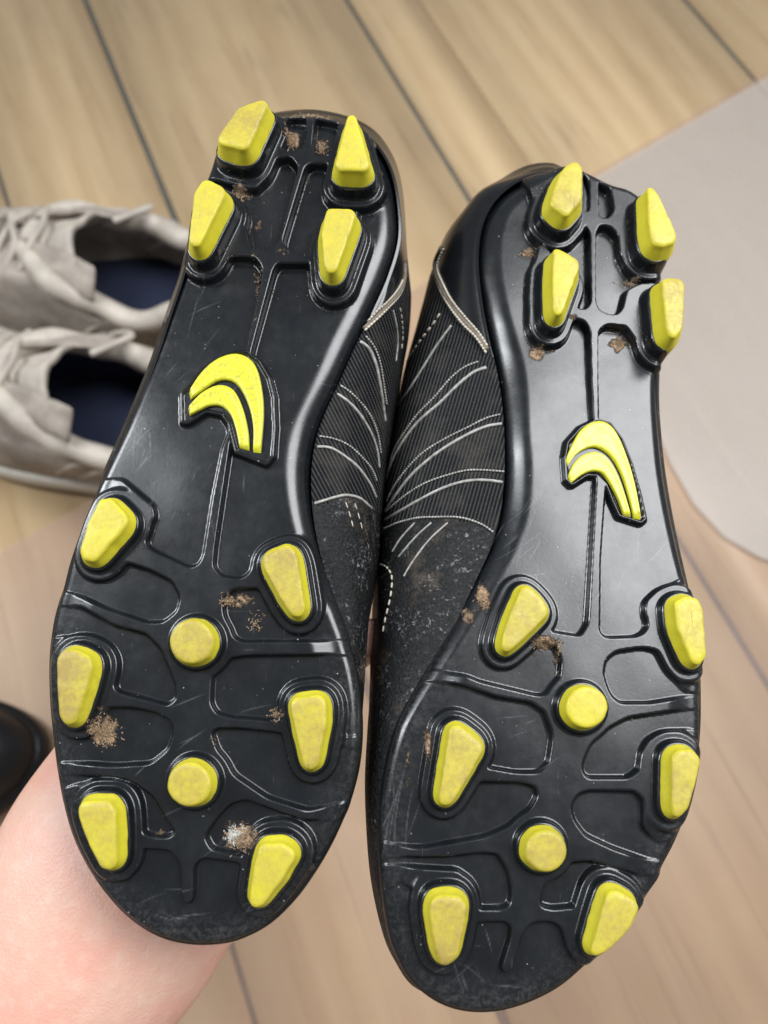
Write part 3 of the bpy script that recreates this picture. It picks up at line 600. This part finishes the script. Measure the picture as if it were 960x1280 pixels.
cfgR = dict(foot=(440, 890), D=.238, label='right black football boot, sole facing up, its ribbed side fabric showing widely',
  outline=outR, yh=(fR.p3(740, 560, 0)[1], fR.p3(740, 400, 0)[1]), ytoe=fR.p3(640, 1218, 0)[1], yw=fR.p3(700, 790, 0)[1], scratches=[(652,690,10,55,10,30),(670,640,16,60,7,24),(700,730,50,70,10,26),(590,1212,22,-60,6,26),(560,1230,30,30,6,24),(640,1240,45,0,8,22),(700,900,120,20,16,18),(500,1020,14,80,8,50),(780,650,24,75,6,24)], rollw=rollR, fabric=M_MESH_R,
  panels=[
   [(560,394),(705,393),(731,400),(738,412),(740,480),(746,600),(736,780),(726,796),(689,790),(680,780),(650,750),(640,800),(622,838),(590,846),(570,842),(440,830),(500,600),(520,394)],
   [(748,412),(758,404),(783,406),(800,430),(880,440),(900,700),(847,729),(822,739),(808,752),(807,765),(812,782),(806,792),(795,797),(757,798),(749,790),(750,700),(757,600),(748,520)],
   [(640,820),(660,803),(675,798),(694,805),(703,824),(701,848),(689,867),(675,871),(600,853),(584,846),(480,830),(560,780)],
   [(579,855),(622,870),(665,877),(684,891),(692,920),(687,954),(675,967),(646,967),(606,960),(575,950),(545,985),(520,970),(440,968),(440,850),(540,848)],
   [(590,976),(650,977),(670,982),(674,994),(665,1011),(646,1030),(608,1047),(555,1057),(526,1062),(440,1055),(440,960),(540,960)],
   [(440,1072),(512,1070),(560,1070),(598,1065),(622,1066),(636,1088),(641,1115),(639,1132),(630,1138),(590,1138),(575,1090),(500,1085),(440,1090)],
   [(580,1152),(632,1151),(641,1157),(639,1174),(627,1213),(632,1217),(640,1212),(652,1168),(665,1152),(690,1151),(703,1158),(710,1185),(740,1215),(800,1190),(760,1300),(430,1300),(430,1150),(500,1100)],
   [(754,842),(757,824),(770,813),(804,808),(823,812),(840,840),(860,862),(900,865),(900,873),(856,873),(814,880),(775,880),(762,868)],
   [(900,880),(857,885),(785,896),(757,911),(738,930),(728,953),(728,966),(735,974),(785,974),(800,964),(803,940),(812,925),(830,916),(865,914),(900,925)],
   [(713,1008),(722,992),(737,987),(795,988),(806,1000),(806,1035),(825,1052),(890,1040),(860,1088),(815,1079),(800,1074),(766,1062),(732,1046),(718,1027)],
   [(675,1125),(680,1105),(695,1085),(715,1077),(740,1075),(760,1082),(800,1092),(850,1095),(800,1130),(750,1120),(728,1135),(690,1138),(675,1134)],
   [(748,226),(764,233),(768,262),(760,273),(749,271)],
   [(715,275),(728,275),(738,290),(739,378),(732,387),(718,384),(700,330),(680,305),(630,318),(570,315),(570,290),(680,295)],
   [(745,290),(750,280),(763,281),(773,292),(776,318),(790,335),(870,330),(870,352),(800,354),(784,362),(779,385),(772,393),(762,393),(750,388),(745,378)],
   [(520,190),(655,205),(672,262),(676,300),(668,330),(672,400),(700,430),(500,430)], [(730,214),(737,224),(737,262),(728,270),(726,240)]],
  studs=[dict(T=[(708,205),(721,199),(729,208),(728,250),(709,271),(688,256),(689,243),(699,217)], heel=1),
   dict(T=[(809,233),(815,231),(823,241),(847,293),(846,302),(831,308),(816,305),(811,285)], heel=1),
   dict(T=[(692,309),(699,309),(724,324),(725,333),(704,391),(696,395),(691,385),(690,340)], heel=1),
   dict(T=[(827,349),(834,346),(853,347),(857,355),(855,410),(846,422),(838,422),(832,408)], heel=1),
   dict(T=[(652,734),(661,730),(677,745),(688,760),(685,770),(657,798),(636,816),(626,813),(628,797),(638,765)]),
   dict(T=[(843,752),(857,744),(873,747),(880,760),(884,822),(876,832),(865,829),(846,785)]),
   dict(c=(734, 884), r=26.5),
   dict(T=[(562,908),(576,906),(602,926),(606,937),(590,966),(566,1005),(552,1009),(548,998),(556,947)]),
   dict(T=[(840,945),(848,937),(867,937),(877,948),(874,966),(862,1010),(851,1023),(842,1022),(839,1005)]),
   dict(c=(683, 1064), r=26.5),
   dict(T=[(538,1127),(546,1120),(576,1120),(585,1132),(584,1146),(573,1198),(560,1209),(550,1206),(543,1187),(536,1143)]),
   dict(T=[(759,1117),(770,1112),(794,1125),(801,1134),(790,1160),(763,1188),(745,1198),(738,1192),(749,1150)])],
  boss=[(706,570),(709,552),(726,533),(747,523),(764,528),(779,548),(791,578),(801,613),(809,648),(802,654),(774,645),(765,625),(757,605),(747,595),(735,594),(715,607),(708,600)],
  logo=[(zr([(441,300),(450,262),(490,182),(530,146),(570,135),(610,150),(645,200),(680,290),(705,380),(728,505)]), zr([(450,308),(480,265),(520,240),(560,235),(610,265),(650,330),(680,420),(700,500)][::-1])),
        (zr([(450,348),(470,300),(510,262),(560,252),(600,275),(635,330),(665,410),(690,495)]), zr([(462,372),(500,342),(540,325),(580,332),(610,372),(640,430),(662,490)][::-1]))],
  pairs=medR+latR,
  spine=np.array([fR.p3(x, y, 0)[:2] for x, y in ((630,1170),(670,1000),(700,850),(735,650),(740,500),(738,350),(735,290))])[:, :2],
  fabric_area=[(542,300),(541,335),(549,359),(560,380),(577,404),(594,421),(612,445),(650,470),(650,675),(616,665),(602,657),(587,650),(546,646),(515,648),(477,662),(430,662),(430,300)],
  counter_area=[(542,300),(541,335),(549,359),(560,380),(577,404),(594,421),(612,445),(650,470),(900,470),(900,150),(500,150)],
  pipes=[(zs(p), r, k) for p, r, k in [
    ([(268,115),(247,162),(245,200),(267,259),(298,317),(348,381),(397,433),(432,487)], .0011, 'welt'), ([(262,112),(240,160),(238,200),(260,265),(292,325),(342,392),(392,442),(430,500)], .00045, 'rope'), ([(275,118),(254,165),(252,200),(274,252),(304,308),(354,370),(402,424),(434,474)], .00042, 'rope'),
    ([(262,355),(235,395),(200,440),(165,490),(130,550),(105,610),(85,670)], .00042, 'stitch'), ([(303,398),(250,470),(200,550),(150,630),(110,690),(92,760)], .00038, 'pipe'),
    ([(400,530),(350,550),(300,590),(240,660),(180,720),(130,790),(95,850),(75,920)], .00038, 'bead'), ([(430,550),(380,570),(320,620),(260,680),(180,750),(120,830),(85,900),(65,970)], .00048, 'pipe'),
    ([(480,722),(430,735),(360,770),(280,810),(200,860),(140,920),(90,990),(68,1040)], .00038, 'bead'), ([(487,755),(430,765),(370,790),(290,835),(220,885),(150,950),(90,1030),(62,1075)], .00046, 'pipe'),
    ([(495,930),(430,925),(360,925),(280,945),(200,975),(130,1020),(65,1075)], .00038, 'bead'), ([(490,968),(420,960),(350,965),(270,990),(190,1030),(120,1070),(62,1105)], .00044, 'pipe'),
    ([(455,1150),(420,1125),(370,1105),(320,1095),(250,1095),(180,1098),(110,1115),(58,1138)], .0004, 'bead'),
    ([(170,1115),(120,1170),(88,1220)], .00028, 'pipe'), ([(230,1115),(170,1170),(110,1240)], .00028, 'pipe'), ([(290,1115),(220,1180),(160,1260),(130,1310)], .00028, 'pipe')]]
    +[(zoomed([(245,547),(275,560),(300,600),(300,650),(290,720),(270,800),(255,880)], 3.767, 410, 560), .00036, 'stitch')],
  mud=[(661,313,16,8,.75),(790,350,22,8,.55),(775,428,16,16,.95),(672,440,14,14,.9),(715,400,14,8,.6),(668,818,6,6,.4),(680,803,26,12,.8),(695,820,8,26,.5),(604,745,14,34,.7),(586,770,14,20,.6),(535,930,7,34,.7),(600,880,34,18,.28),(510,960,8,60,.45),(560,832,26,12,.35),(550,1130,20,6,.3),(590,1235,70,18,.3),(640,700,30,30,.22)],
  clumps=[(661,312,10,6,110,False),(776,424,8,10,130,False),(676,438,10,8,100,False),(680,806,18,8,150,False),(697,815,5,16,60,False),(790,352,16,5,70,False),(604,745,8,20,60,False)])
build_boot(cfgR)

# ---------------------------------------------------------------- floor of boards
hd = ray(CX-1030, CY-2241.0); dirv = np.array((hd[0], hd[1])); dirv /= np.linalg.norm(dirv); perp = np.array((dirv[1], -dirv[0]))
def across(px, py): return float(at(px, py)[:2] @ perp)
edges = [(-1.3,.004),(-.98,.004),(-.70,.004),(-.42,.004),(-.137,.0035),(across(160, 130),.005),(across(515, 130),.005),(across(580, 80),.0014),(across(912, 60),.006),(1.06,.004),(1.38,.004)]
edges = [(e if k > 4 else e, g_) for k, (e, g_) in enumerate(edges)]
ang = math.atan2(dirv[1], dirv[0])
fl = empty('floor', Matrix.Rotation(ang, 4, 'Z')); tag(fl, kind='structure')
# in the floor's frame x runs along the boards and y across them (y = -across)
def box(x0, x1, y0, y1, z0, z1, bev=0):
    bm = bmesh.new(); bmesh.ops.create_cube(bm, size=1)
    for v in bm.verts: v.co = Vector((x0+(v.co.x+.5)*(x1-x0), y0+(v.co.y+.5)*(y1-y0), z0+(v.co.z+.5)*(z1-z0)))
    if bev: bmesh.ops.bevel(bm, geom=bm.edges[:], offset=bev, segments=2, affect='EDGES')
    V = [tuple(v.co) for v in bm.verts]; F = [tuple(v.index for v in f.verts) for f in bm.faces]; bm.free(); return V, F
M_GAP = mat_plain('dark_grey_joint_filler', (.10, .10, .09), .8, 60, .35, .3)
V, F = box(-3, 3, -edges[-1][0], -edges[0][0], -.03, -.004); mesh('joint_filler', V, F, M_GAP, fl)
for i in range(len(edges)-1):
    (e0_, g0_), (e1_, g1_) = edges[i], edges[i+1]; cuts = [-3, random.uniform(-2.2, -1.2), random.uniform(1.3, 2.2), 3]
    for a_, b_ in zip(cuts[:-1], cuts[1:]):
        V, F = box(a_+.0008, b_-.0008, -e1_+g1_*.7, -e0_-g0_*.7, -.02, random.uniform(-.0004, .0004), .0015); mesh('plank', V, F, M_WOOD, fl)
# ---------------------------------------------------------------- chair mats
M_MATA = mat_mat('clear_vinyl', (.56, .37, .29), .16, .36); M_MATB = mat_mat('milky_vinyl', (.60, .55, .50), .37, .32)
def sheet(name, pts, z, th, m, rad):
    P = ccw(fillet(np.array([at(x, y, z)[:2] for x, y in pts]), rad, 14)); R = [np.c_[P, np.full(len(P), z)], np.c_[P, np.full(len(P), z+th*.7)], np.c_[offset(P, -th*.5), np.full(len(P), z+th)]]
    V, F = loft(R, False); n = len(P); V = list(V); F = list(F); F.append(tuple(range(2*n, 3*n))); F.append(tuple(range(n))[::-1]); return mesh(name, V, F, m, smooth=False)
o = sheet('floor_mat', [(1500,-224),(960,90),(745,215),(90,640),(-420,925),(-300,2200),(1700,2200)], .0012, .0016, M_MATA, .01)
tag(o, 'wide clear plastic mat covering the lower floorboards beneath both boots', 'floor mat')
o = sheet('floor_mat', [(962,95),(745,221),(690,256),(770,400),(797,470),(815,525),(838,580),(868,632),(905,672),(950,698),(1010,716),(1400,760),(1400,-150)], .0036, .0016, M_MATB, .012)
tag(o, 'milky grey plastic mat with a rounded corner, right of the right boot', 'floor mat')

# ---------------------------------------------------------------- pale sneakers
M_SNK = mat_plain('warm_grey_suede', (.40, .35, .30), .85, 45, .5, .5, .001)
M_SNK2 = mat_plain('off_white_leather', (.52, .465, .40), .6, 40, .4, .2, .001)
M_NAVY = mat_plain('navy_lining', (.010, .016, .045), .85, 300, .3, .4)
M_RUB = mat_plain('off_white_rubber', (.60, .57, .51), .55, 150, .2, .2)
M_BLUE = mat_plain('blue_trim', (.05, .07, .22), .6, 300, .3, .2)
def sneaker(label, heel, toe, wall, roll, seed):
    hp = at(*heel, .05); tp = at(*toe, .05); d = (tp-hp)[:2]; d /= np.linalg.norm(d); a = math.atan2(d[1], d[0])
    root = empty('sneaker', Matrix.Translation((hp[0], hp[1], .001+.0016)) @ Matrix.Rotation(a, 4, 'Z') @ Matrix.Scale(1.10, 4))
    tag(root, label, 'sneaker', 'pale sneakers standing on the floor')
    n = 96; th = np.linspace(0, 2*math.pi, n, endpoint=False)
    def foot(off=0):
        x = .152-(.152+off)*np.cos(th); hw = (.049+.006*sstep((x-.10)/.10))+off; return np.stack([x, hw*np.sign(np.sin(th))*np.abs(np.sin(th))**.72], 1)
    def opening(off=0):
        x = .096-(.082+off)*np.cos(th); hw = .044+off-.006*sstep((x-.13)/.06); return np.stack([x, hw*np.sign(np.sin(th))*np.abs(np.sin(th))**.8], 1)
    fo, op = foot(), opening(); cz = .092-.020*np.sin(np.clip((op[:, 0]-.02)/.13, 0, 1)*math.pi)+np.array([.006*mnoise(Vector((p[0]*28, p[1]*28, seed))) for p in op]); op = op+np.array([(0, .006*mnoise(Vector((p[0]*24+3, p[1]*24, seed)))) for p in op])
    V, F = loft([np.c_[foot(-.002), np.zeros(n)], np.c_[foot(.003), np.full(n, .004)], np.c_[foot(.004), np.full(n, .018)], np.c_[foot(.001), np.full(n, .024)], np.c_[foot(-.01), np.full(n, .024)]], True, True); mesh('sole', V, F, M_RUB, root)
    R = []
    for s in np.linspace(0, 1, 16):
        P = fo*(1-s)+op*s; z = .022+(cz-.022)*np.sin(s*math.pi/2)**.9
        z = z+np.array([mnoise(Vector((p[0]*30+seed, p[1]*45, s*3)))*.011*math.sin(s*math.pi)+mnoise(Vector((p[0]*80, p[1]*80, s*6+seed)))*.0065*math.sin(s*math.pi) for p in P])
        bul = math.sin(s*math.pi)*.004; P = P+(P-P.mean(0))/np.linalg.norm(P-P.mean(0), axis=1)[:, None]*bul; R.append(np.c_[P, z])
    V, F = loft(R, False); mesh('upper', V, F, M_SNK, root)
    # padded collar, lining, footbed
    cp = [(p[0], p[1], z+.001) for p, z in zip(op, cz)]; cp += cp[:2]; V, F = tube(cp, [.0088+.0022*mnoise(Vector(p)*45) for p in cp], 12); mesh('collar', V, F, M_SNK2, root)
    R = [np.c_[op+(op-op.mean(0))*k, cz*(1-t)+.030*t] for k, t in ((-.06, 0), (-.02, .3), (.03, .6), (.04, .9), (0, 1))]; V, F = loft(R, False); mesh('lining', V, [f[::-1] for f in F], wall, root)
    P = op+(op-op.mean(0))*.02; V, F = loft([np.c_[P, np.full(n, .029)], np.c_[P*.99, np.full(n, .034)]], True, True); mesh('insole', V, F, M_NAVY, root)
    # tongue folded back into the opening, laces over the vamp
    def grid(fn, nu, nv, th_, name, m):
        rows = [[Vector(fn(a/(nu-1), b/(nv-1)*2-1)) for b in range(nv)] for a in range(nu)]
        V = [tuple(p) for r in rows for p in r]+[(p.x, p.y, p.z-th_) for r in rows for p in r]; F = []; N = nu*nv
        for a in range(nu-1):
            for b in range(nv-1): q = a*nv+b; F += [(q, q+1, q+nv+1, q+nv), (q+N, q+nv+N, q+nv+1+N, q+1+N)]
        rim = [b for b in range(nv)]+[a*nv+nv-1 for a in range(1, nu)]+[(nu-1)*nv+b for b in range(nv-2, -1, -1)]+[a*nv for a in range(nu-2, 0, -1)]
        for q in range(len(rim)): u_, v_ = rim[q], rim[(q+1) % len(rim)]; F.append((v_, u_, u_+N, v_+N))
        return mesh(name, V, F, m, root)
    grid(lambda t, u: (.215-.085*t-.010*u*u, u*(.020+.010*t), .070+.046*t-.020*u*u*(1-.3*t)+.006*mnoise(Vector((t*4, u*2.5, seed)))), 14, 13, .006, 'tongue', M_SNK2)
    for sg in (-1, 1):                                     # eyestay flaps standing open
        grid(lambda t, u: (.205-.100*t, sg*(.016+.020*t+.010*u+.004*mnoise(Vector((t*5, u, seed+sg)))), .082+.016*t+.010*math.sin(t*3)-.007*sg*u*sg+.005*mnoise(Vector((t*6, u*2, seed)))), 12, 5, .004, 'eyestay', M_SNK)
    for k in range(4):
        x = .215-.016*k; z = .084+.0045*k; s_ = 1 if k % 2 else -1; hw = .020+.003*k
        P = catmull([(x+.004, -hw-.006, z-.006), (x, -hw*.6, z+.006), (x-.006*s_, 0, z+.010), (x-.002, hw*.6, z+.006), (x+.004, hw+.006, z-.006)], 6, False); V, F = tube(P, .0028, 8); mesh('lace', V, F, M_SNK2, root)
    P = catmull([(.11, -.02, .105), (.09, -.045, .10), (.12, -.062, .07), (.16, -.066, .03)], 8, False); V, F = tube(P, .0028, 8); mesh('lace', V, F, M_SNK2, root)
    # overlays along both sides
    for sg in (-1, 1):
        for (x0, x1, mt, w_) in ((.115, .060, M_SNK2, .0035), (.135, .085, M_SNK2, .0035), (.045, .025, M_BLUE, .005)):
            P = []
            for t in np.linspace(0, 1, 10):
                x = x0*(1-t)+x1*t; fy = np.interp(x, np.r_[fo[:n//2, 0]], np.r_[fo[:n//2, 1]]); oy = np.interp(x, op[:n//2, 0], op[:n//2, 1]); s = .15+.75*t
                P.append((x, sg*(fy*(1-s)+oy*s+.004*math.sin(s*math.pi)), .024+(.07-.022)*math.sin(s*math.pi/2)**.9))
            V, F = tube(P, w_*.8, 8); mesh('side_stripe', V, F, mt, root)
    return root
sneaker('worn pale sneaker lying farther from the camera, blue trim near its heel', (312, 398), (-200, 286), M_SNK, 0, 1.3)
sneaker('worn pale sneaker nearest the wrist, wide dark navy opening', (300, 562), (-204, 446), M_NAVY, 0, 4.1)

# ---------------------------------------------------------------- black shoe tip at the left border
M_BLK = mat_plain('black_smooth_leather', (.006, .007, .010), .42, 60, .3, .3, .002)
hp = at(-205, 968, .04); root = empty('black_shoe', Matrix.Translation((hp[0], hp[1], .003)) @ Matrix.Rotation(math.radians(8), 4, 'Z'))
tag(root, 'black shoe with rounded toe at the left border above the wrist', 'shoe')
n = 48; th = np.linspace(0, 2*math.pi, n, endpoint=False)
def bo(o_, sc=1): x = .0-(.14+o_)*np.cos(th)*sc; return np.stack([x, (.048+.012*sstep(x/.08)+o_)*np.sin(th)*sc], 1)
V, F = loft([np.c_[bo(0), np.zeros(n)], np.c_[bo(.003), np.full(n, .003)], np.c_[bo(.003), np.full(n, .016)], np.c_[bo(-.004), np.full(n, .018)]], True, True); mesh('sole', V, F, M_EDGE, root)
R = []
for s in np.linspace(0, 1, 12):
    P = bo(-.002, 1-.85*(1-math.cos(s*math.pi/2))); z = .017+.055*math.sin(s*math.pi/2)+.0*P[:, 0]
    z = z+np.array([.02*s*sstep((-p[0]+.02)/.1) for p in P])+np.array([.003*mnoise(Vector((p[0]*40, p[1]*40, s)))*math.sin(s*math.pi) for p in P]); R.append(np.c_[P, z])
V, F = loft(R); mesh('upper', V, F, M_BLK, root)
P = [(.045+.012*math.cos(t), .047*math.sin(t), .028+.040*math.cos(t)) for t in np.linspace(-1.3, 1.3, 16)]; V, F = tube(P, .0018, 6); mesh('toe_cap_seam', V, F, M_BLK, root)

# ---------------------------------------------------------------- arm and hand under the left boot
def hp_(px, py, h): return Vector(fL.world(fL.p3(px, py, h)))
nL = Vector(fL.n)
def ellipse_loft(sp, V, F, seg=28):
    base = len(V); C_ = [hp_(a, b, h) for a, b, h, _, _ in sp]
    for i, c in enumerate(C_):
        t = (C_[min(i+1, len(C_)-1)]-C_[max(i-1, 0)]).normalized(); u = t.cross(nL).normalized(); v = u.cross(t).normalized(); rw, rt = sp[i][3], sp[i][4]
        for k in range(seg):
            a = 2*math.pi*k/seg; q = c+u*rw*math.cos(a)+v*rt*math.sin(a); V.append(tuple(q))
    for i in range(len(C_)-1):
        for k in range(seg):
            a = base+i*seg+k; b = base+i*seg+(k+1) % seg; F.append((a, b, b+seg, a+seg))
    F.append(tuple(base+k for k in range(seg))[::-1]); F.append(tuple(base+(len(C_)-1)*seg+k for k in range(seg)))
V, F = [], []
ctrl = [(-330,1900,-.10,.042,.040),(-200,1680,-.085,.038,.036),(-90,1500,-.070,.0345,.030),(0,1365,-.060,.034,.027),(70,1250,-.055,.0385,.0265),(118,1162,-.054,.0445,.0265),(152,1092,-.057,.048,.026),(205,1010,-.062,.048,.023),(260,940,-.066,.048,.018),(290,885,-.068,.042,.013)]
ctrl = catmull(np.array(ctrl, float), 5, False); ellipse_loft(ctrl, V, F)
for path in ([(330,900,-.066,.0115),(390,850,-.066,.0105),(435,815,-.060,.0095),(456,800,-.048,.0085),(462,797,-.040,.0070)],
             [(310,885,-.068,.0115),(360,800,-.072,.0108),(410,740,-.070,.0098),(450,700,-.060,.009),(462,690,-.050,.0078)],
             [(290,875,-.070,.0112),(320,780,-.076,.0105),(360,700,-.076,.0095),(400,640,-.070,.0088),(420,615,-.062,.0075)],
             [(262,880,-.070,.0098),(270,790,-.076,.009),(295,715,-.078,.008),(325,665,-.074,.0072),(340,650,-.068,.0062)],
             [(150,1040,-.060,.016),(120,960,-.062,.0135),(125,890,-.060,.012),(150,835,-.058,.0105),(165,815,-.058,.009)]):
    P = catmull(np.array(path, float), 5, False); tube([hp_(a, b, h) for a, b, h, _ in P], [q[3] for q in P], 14, V, F)
arm = mesh('person', V, F, M_SKIN); tag(arm, 'bare forearm and hand holding the left boot from beneath its toe', 'person')
rm = arm.modifiers.new('Remesh', 'REMESH'); rm.mode = 'VOXEL'; rm.voxel_size = .0016; rm.use_smooth_shade = True
sm = arm.modifiers.new('Smooth', 'SMOOTH'); sm.factor = .5; sm.iterations = 12
